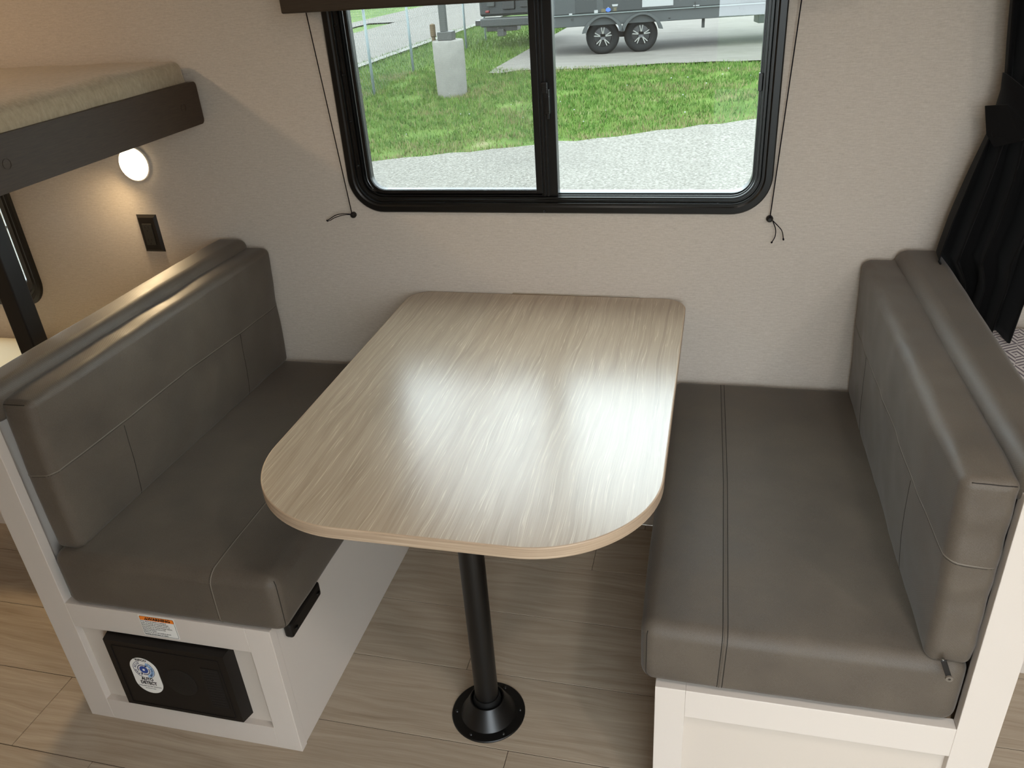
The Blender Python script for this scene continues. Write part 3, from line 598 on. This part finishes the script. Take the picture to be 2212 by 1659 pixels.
def shear(sx, ynear, yfar, amt, z0, z1, lean, xback):
    def p(v):
        w_ = min(max((xback-abs(v.x))/.12, 0), 1); u = (v.y-ynear)/(yfar-ynear); k = (v.z-z0)/(z1-z0)
        v.x -= sx*w_*(amt*u+lean*k)
        if sx > 0:
            e = max(0, 1-abs(v.y-ynear)/.03)*(1-w_*.75); v.y += e*.0022*(math.sin(v.z*95+2.2*noise.noise((v.z*14, v.x*30, 0)))+.6*math.sin(v.z*47+1))
            tp = max(0, 1-abs(v.z-z1)/.02); v.z += tp*.0022*noise.noise((v.x*55, v.y*22+v.x*30, 2))
        return v
    return p
# seat cushions
sc = cushion(-.934, -.381, -.989, -.006, .392, .541, .026, (.006, .004, .006), None, .0012, 1)
t = root('seat_cushion', 'dark taupe seat cushion on the left bench, darker in the shade', 'cushion', (-.66, -.5, .392), 'seat cushions')
cmesh('cover', sc, (24, 44, 7), t)
seam(sc, [(-.531, -.006, .541), (-.531, -.989, .541), (-.536, -.989, .394)], t, (1, 0, 0), 'light')
seam(sc, [(-.381, -.978, .538), (-.381, -.980, .394)], t, (0, 1, 0), 'single', 'corner_seam')
sc = cushion(.372, .928, -.978, -.006, .394, .541, .026, (.006, .004, .006), None, .0012, 2)
t = root('seat_cushion', 'taupe seat cushion on the right bench, lit with double seam', 'cushion', (.66, -.5, .392), 'seat cushions')
cmesh('cover', sc, (24, 44, 7), t)
seam(sc, [(.508, -.006, .541), (.520, -.5, .541), (.524, -.978, .541), (.520, -.978, .396)], t, (1, 0, 0), 'double')
seam(sc, [(.381, -.978, .528), (.379, -.978, .415), (.392, -.978, .400)], t, (1, 0, 0), 'single', 'corner_seam')
# backrest cushions
def backrest(sx, lab, yn, kind):
    X = lambda a, b: (min(sx*a, sx*b), max(sx*a, sx*b)); xf = .868 if sx < 0 else .857; xb = .935 if sx < 0 else .929
    bc = cushion(*X(xf, xb), yn, -.008, .536, .918, .017, (.008, .005, .005), shear(sx, yn, -.008, .030 if sx < 0 else .028, .536, .918, .026 if sx < 0 else .022, xb), .0022, 11+sx)
    t = root('backrest_cushion', lab, 'cushion', (sx*.89, -.5, .54), 'backrest cushions'); cmesh('cover', bc, (5, 60, 26), t)
    fx = sx*xf; zs = .745 if sx < 0 else .762
    seam(bc, [(fx, -.008, zs-.01), (fx, -.5, zs+.008), (fx, yn, zs), (sx*xb, yn, zs-.008)], t, (0, 0, 1), kind)
    for y in (-.25, -.752): seam(bc, [(fx, y, zs-.004), (fx, y-.012*0, .54)], t, (0, 1, 0), 'single', 'vertical_seam')
    seam(bc, [(sx*(xf+.012), yn, .914), (sx*xb, yn, .912)], t, (0, 0, 1), 'single', 'end_seam'); return t
backrest(-1, 'dark taupe backrest cushion against the left bench back', -.962, 'light')
t = backrest(1, 'lighter taupe backrest cushion against the right bench back, with zipper pull', -.974, 'light')
z = box('zipper_pull', -.0045, .0045, -.0012, .0012, -.038, 0, 'blackplastic', t, .001, mtx=T((.876, -.995, .566)) @ Matrix.Rotation(math.radians(-22), 4, 'Y') @ Matrix.Rotation(math.radians(-6), 4, 'X'))
z['label'] = 'black metal zipper pull'
lathe('pull_ring', [(.0022, -.001), (.0060, -.001), (.0060, .003), (.0022, .003), (.0022, -.001)], (.8895, -1.0020, .532), 'seam_mid', z, 'y', 16); box('slider', .874, .879, -.996, -.988, .562, .567, 'steel', z, .002)

# ------------------------------------------------------------------ converter box, stickers
yf = -.9862; t = root('converter_box', 'black plastic converter box set into the left bench end panel', 'electrical box', (-.706, -.99, .092))
bx = frustum('housing', -.869, -.544, .092, .3155, -.9705, -1.004, .005, 'blackplastic', t)
ringmesh('face_groove', [(0, -1.0035), (0, -1.0052), (.0012, -1.0052), (.0012, -1.0035)], 'ink', t, -.849, -.566, .106, .296, .004, 3)
lathe('round_grille', [(0, -.0006), (.040, -.0006), (.042, 0), (.042, .001)], (-.686, -1.0045, .203), 'grille', t, 'y', 32)
box('slot_grille', -.619, -.574, -1.0052, -1.004, .137, .265, 'grille', t, .0004)
for i in range(14): box('vent_slot', -.616, -.577, -1.0056, -1.005, .143+i*.0088, .1465+i*.0088, 'ink', t, 0)
t = root('oval_sticker', 'white oval printed sticker on the black converter box', 'sticker', (-.778, -1.005, .15))
slab('paper', rrect(-.815, -.741, .150, .266, .0365, 10), -1.0048, -1.0042, 'white', t); ys = -1.0051; cx, cz = -.779, .228
def disc(nm, r, y, mat, n=32, r0=0, a0=0, a1=360):
    P = [(cx+r*math.cos(math.radians(a0+(a1-a0)*k/n)), cz+r*math.sin(math.radians(a0+(a1-a0)*k/n))) for k in range(n+1 if r0 else n)]
    if r0: P += [(cx+r0*math.cos(math.radians(a1+(a0-a1)*k/n)), cz+r0*math.sin(math.radians(a1+(a0-a1)*k/n))) for k in range(n+1)]
    return slab(nm, P, y, y+.0003, mat, t)
disc('blue_disc', .0115, ys, 'blue'); disc('white_mark', .0035, ys-.0004, 'white', 6); disc('blue_arc', .0265, ys, 'lblue', 20, .018, -75, 65)
disc('rim_arc', .0285, ys, 'dblue', 20, .0275, 100, 250); disc('rim_arc', .0285, ys, 'dblue', 20, .0275, -72, 55); disc('arrow_arc', .0165, ys-.0003, 'dblue', 16, .0145, 70, 200); disc('arrow_arc', .0165, ys-.0003, 'dblue', 16, .0145, -110, 20)
for a, d in ((64, -1), (-116, -1)):
    ar = math.radians(a); c_ = (cx+.0155*math.cos(ar), cz+.0155*math.sin(ar)); tn = (math.sin(ar), -math.cos(ar)); nr = (math.cos(ar), math.sin(ar))
    slab('arrow_head', [(c_[0]+nr[0]*.004, c_[1]+nr[1]*.004), (c_[0]-nr[0]*.004, c_[1]-nr[1]*.004), (c_[0]+tn[0]*.006, c_[1]+tn[1]*.006)], ys-.0004, ys, 'dblue', t)
text('lettering', 'WFCO', .0092, (cx, ys, .2590), 'ink', t, bold=.0003, sx=1.15)
for word, a0, da in (('LEAD ACID', 238, -15.5), ('LITHIUM', 48, -16)):
    for i, ch in enumerate(word):
        if ch == ' ': continue
        a = math.radians(a0+da*i); text('lettering', ch, .0072, (cx+.0222*math.cos(a), ys-.0004, cz+.0222*math.sin(a)), 'dblue', t, rot=(math.pi/2, -(a-math.pi/2), 0), bold=.0002)
text('lettering', 'AUTO', .0140, (cx, ys, .1965), 'ink', t, bold=.0006, sx=.82); text('lettering', 'DETECT', .0140, (cx, ys, .1835), 'ink', t, bold=.0006, sx=.86)
text('lettering', 'INTELLIGENT BATTERY DETECTION', .0040, (cx, ys, .1722), 'ink', t, sx=.95); text('lettering', 'See manual for details', .0032, (cx, ys, .1655), 'ink', t)
t = root('warning_label', 'small white and orange warning label on the left bench top rail', 'label', (-.71, -.987, .33))
box('paper', -.7565, -.6635, -.9867, -.9863, .3270, .3885, 'white', t, 0); yw = -.9870
ringmesh('border', [(0, yw+.0002), (0, yw-.0001), (.0006, yw-.0001), (.0006, yw+.0002)], 'ink', t, -.7545, -.6655, .3290, .3865, .001, 2)
box('orange_band', -.7538, -.6662, yw-.0001, yw+.0002, .3745, .3858, 'orange', t, 0); text('lettering', 'WARNING', .0108, (-.7035, yw-.0004, .3800), 'ink', t, bold=.0004, sx=1.12)
slab('warning_triangle', [(-.7425, .3758), (-.7325, .3758), (-.7375, .3845)], yw-.0004, yw, 'ink', t); box('exclamation', -.7379, -.7371, yw-.0007, yw-.0003, .3775, .3815, 'orange', t, 0)
for i, s_ in enumerate(['This electrical system is equipped', 'with an inverter or inverter/charger.', 'Disconnect all AC and DC power to', 'the inverter or inverter/charger before', 'performing any service to the', 'electrical system.', 'Failure to do so can result in shock', 'causing serious injury or death.']):
    text('lettering', s_, .0049, (-.7525, yw-.0002, .3712-i*.0055), 'ink', t, align='LEFT', sx=.98)

# ------------------------------------------------------------------ table
TX0, TX1, TYB, TYF, ZT = -.392, .3994, -.006, -1.0877, .79
t = root('dinette_table', 'light oak laminate table with rounded corners on a black pedestal', 'table', (-.013, -.55, 0))
out = rrect(TX0, TX1, TYF, TYB, (.235, .235, .065, .065), 24); inn = rrect(TX0+.003, TX1-.003, TYF+.003, TYB-.003, (.232, .232, .062, .062), 24)
slab('tabletop', inn, ZT-.024, ZT, 'table', t, plane='xy')
# edge band: profile rounded at the top
prof = [(.003, ZT-.0008), (.003, ZT+.0001), (.0012, ZT-.0002), (0, ZT-.0014), (0, ZT-.0225), (.0012, ZT-.024), (.003, ZT-.024)]
vs = []; fs = []; L = len(out)
for i, zz in prof:
    lp = rrect(TX0+i, TX1-i, TYF+i, TYB-i, (.235-i, .235-i, .065-i, .065-i), 24); vs += [(a, b, zz) for a, b in lp]
for j in range(len(prof)):
    j2 = (j+1) % len(prof)
    for k in range(L): fs.append((j*L+k, j*L+(k+1) % L, j2*L+(k+1) % L, j2*L+k))
o = mesh('edge_band', vs, fs, 'tedge', t); bm = bmesh.new(); bm.from_mesh(o.data); bmesh.ops.recalc_face_normals(bm, faces=bm.faces[:]); bm.to_mesh(o.data); bm.free()
px, py = -.0133, -.7932
lathe('pole', [(0, .03), (.0285, .03), (.0285, .755), (0, .755)], (px, py, 0), 'blackmetal', t, n=40)
lathe('top_socket', [(.03, .70), (.04, .705), (.062, .752), (.085, .756), (.085, .765), (.0, .765)], (px, py, 0), 'blackmetal', t, n=36)
bs = lathe('floor_flange', [(.0, .0), (.0895, .0), (.0907, .0015), (.0907, .0035), (.089, .005), (.068, .006), (.066, .008), (.0435, .052), (.0415, .054), (.039, .054), (.0375, .05), (.036, .03), (.03, .03)], (px, py, 0), 'blackmetal', t, n=56)
lathe('collar', [(.0289, .066), (.0312, .066), (.0325, .058), (.0345, .05), (.0345, .035)], (px, py, 0), 'rubber', t, n=36)
for k in range(6):
    a = math.radians(12+60*k); lathe('screw', [(0, .003), (.002, .0028), (.0042, .001), (.0045, 0)], (px+.0785*math.cos(a), py+.0785*math.sin(a), .0054), 'blackmetal', bs, n=12); lathe('screw_recess', [(0, 0), (.0013, 0), (.0013, .0006)], (px+.0785*math.cos(a), py+.0785*math.sin(a), .0080), 'steel', bs, n=8)
# aluminium ledge the table hooks on to
t = root('wall_bracket', 'thin shiny aluminium ledge on the wall behind the table edge', 'bracket', (.09, -.003, .77)); box('rail', -.09, .27, -.0055, -.0005, .745, .7925, 'alu', t, .0008)

# ------------------------------------------------------------------ upper bunk, post, lower bunk
t = root('upper_bunk', 'brown-railed upper bunk platform above the left booth', 'bunk bed', (-1.3, -.9, 1.285))
mm = rrect(-1.95, -.028, 1.286, 1.397, .012, 5); n = len(mm)
bm = bmesh.new(); A = [bm.verts.new((-.940, a, b)) for a, b in mm]; B = [bm.verts.new((-.958, a, b)) for a, b in mm]; bm.faces.new(A); bm.faces.new(B)
for i in range(n): bm.faces.new((A[i], A[(i+1) % n], B[(i+1) % n], B[i]))
bmo('rail', bm, 'brown', t)
for y in (-.108, -.727, -1.35):
    bm = bmesh.new(); addlathe(bm, [(0, .006), (.006, .0055), (.0095, .003), (.0105, 0), (.0105, -.001)], (0, 0, 0), 'y', 16); bmesh.ops.transform(bm, matrix=T((-.940, y, 1.34)) @ Matrix.Rotation(math.radians(90), 4, 'Z'), verts=bm.verts[:]); bmo('bolt_cap', bm, 'brown', t, True)
box('platform', -1.80, -.958, -1.94, -.002, 1.288, 1.315, 'brown', t, .001)
mc = cushion(-1.78, -.972, -1.92, -.018, 1.317, 1.450, .020, (.020, .006, .012), None, .006, 9)
t = root('bunk_mattress', 'tan velour mattress lying on the upper bunk', 'mattress', (-1.35, -.95, 1.317)); cmesh('cover', mc, (14, 40, 5), t, 'velour')
t = root('bunk_post', 'black square metal post under the upper bunk', 'post', (-1.1, -.69, 0))
box('tube', -1.117, -1.071, -.706, -.660, 0.004, 1.284, 'blackmetal', t, .003); box('foot_plate', -1.129, -1.059, -.718, -.648, 0, .005, 'blackmetal', t, .001)
t = root('lower_bunk', 'pale lower bunk with cream mattress by the small window', 'bunk bed', (-2.0, -.18, 0))
box('base', -2.67, -1.36, -.34, -.01, 0, .46, 'cream', t, .002); lc = cushion(-2.67, -1.35, -.35, -.010, .46, .572, .025, (.004, .004, .004)); cmesh('mattress', lc, (12, 8, 4), t, 'ticking')

# ------------------------------------------------------------------ bed and curtain right
t = root('patterned_bed', 'bed with white and grey hatched cover beyond the right booth', 'bed', (1.9, -.25, 0))
box('base', 1.13, 2.66, -.44, -.01, 0, .598, 'cream', t, .002); bc = cushion(1.115, 2.67, -.46, -.012, .60, .752, .03, (.004, .004, .004)); cmesh('mattress', bc, (14, 8, 4), t, 'pattern')
def curtain():
    t = root('tied_curtain', 'black curtain gathered with a tieback at the right booth', 'curtain', (1.1, -.12, .78))
    L = [(2.03, 1.00, 1.30), (1.75, 1.005, 1.27), (1.55, 1.012, 1.24), (1.42, 1.030, 1.20), (1.34, 1.042, 1.17), (1.29, 1.050, 1.155), (1.24, 1.030, 1.165), (1.15, 1.008, 1.185), (1.05, .986, 1.19), (.956, .972, 1.175), (.93, .992, 1.172), (.90, 1.012, 1.168), (.85, 1.012, 1.162), (.80, 1.012, 1.158), (.765, 1.012, 1.155)]
    zs = []; n = 60
    for i in range(n+1):
        z = 2.03-(2.03-.765)*i/n
        for (a, l0, r0), (b, l1, r1) in zip(L, L[1:]):
            if z <= a+1e-6 and z >= b-1e-6: u = (a-z)/(a-b); zs.append((z, l0+(l1-l0)*u, r0+(r1-r0)*u)); break
    NU = 120; vs = []; fs = []
    for z, l, r_ in zs:
        tie = math.exp(-((z-1.29)/.12)**2); amp = .036*(1-.55*tie)
        for j in range(NU+1):
            u = j/NU; ph = 2*math.pi*(4.5*u+.35*math.sin(3*u+z*1.1))
            y = -.085-amp*math.sin(ph)-.012*math.sin(ph*2.1+z*3)-.02*u; x = l+(r_-l)*u+.012*math.cos(ph)*(1-tie)*math.sin(math.pi*u)
            vs.append((x, min(y, -.012), z))
    for i in range(len(zs)-1):
        for j in range(NU): k = i*(NU+1)+j; fs.append((k, k+1, k+NU+2, k+NU+1))
    o = mesh('cloth', vs, fs, 'curtain', t, True); m_ = o.modifiers.new('thickness', 'SOLIDIFY'); m_.thickness = .002
    # tieback band: loop round the gather with a flared end on the wall side
    bm = bmesh.new(); rings = []; n = 40
    for k in range(n+1):
        a = 2*math.pi*k/n; x = 1.102+.068*math.cos(a); y = -.10+.062*math.sin(a); zt = 1.285-.045*math.cos(a)*1.0; w_ = .024+.010*max(0, -math.cos(a))
        if y > -.006: y = -.006
        rings.append((bm.verts.new((x, y, zt+w_)), bm.verts.new((x-.003*math.cos(a), y, zt)), bm.verts.new((x, y, zt-w_))))
    for A_, B_ in zip(rings, rings[1:]): bm.faces.new((A_[0], B_[0], B_[1], A_[1])); bm.faces.new((A_[1], B_[1], B_[2], A_[2]))
    o = bmo('tieback', bm, 'curtain', t, True); m_ = o.modifiers.new('thickness', 'SOLIDIFY'); m_.thickness = .003
    # folded flap of the tieback
    P = [(1.014, -.09, 1.296), (1.044, -.135, 1.306), (1.090, -.172, 1.262), (1.075, -.170, 1.238), (1.036, -.135, 1.218), (1.024, -.105, 1.240)]
    vs = [Vector(p) for p in P]; vs += [v+Vector((.003, .004, 0)) for v in vs]; mesh('tieback_flap', vs, [(0, 1, 2, 3, 4, 5), (11, 10, 9, 8, 7, 6)]+[(i, 6+i, 6+(i+1) % 6, (i+1) % 6) for i in range(6)], 'curtain', t)
    tube('curtain_rail', [(1.14, -.01, 2.04), (1.14, -2.4, 2.04)], .009, 'white', t, 10)
curtain()
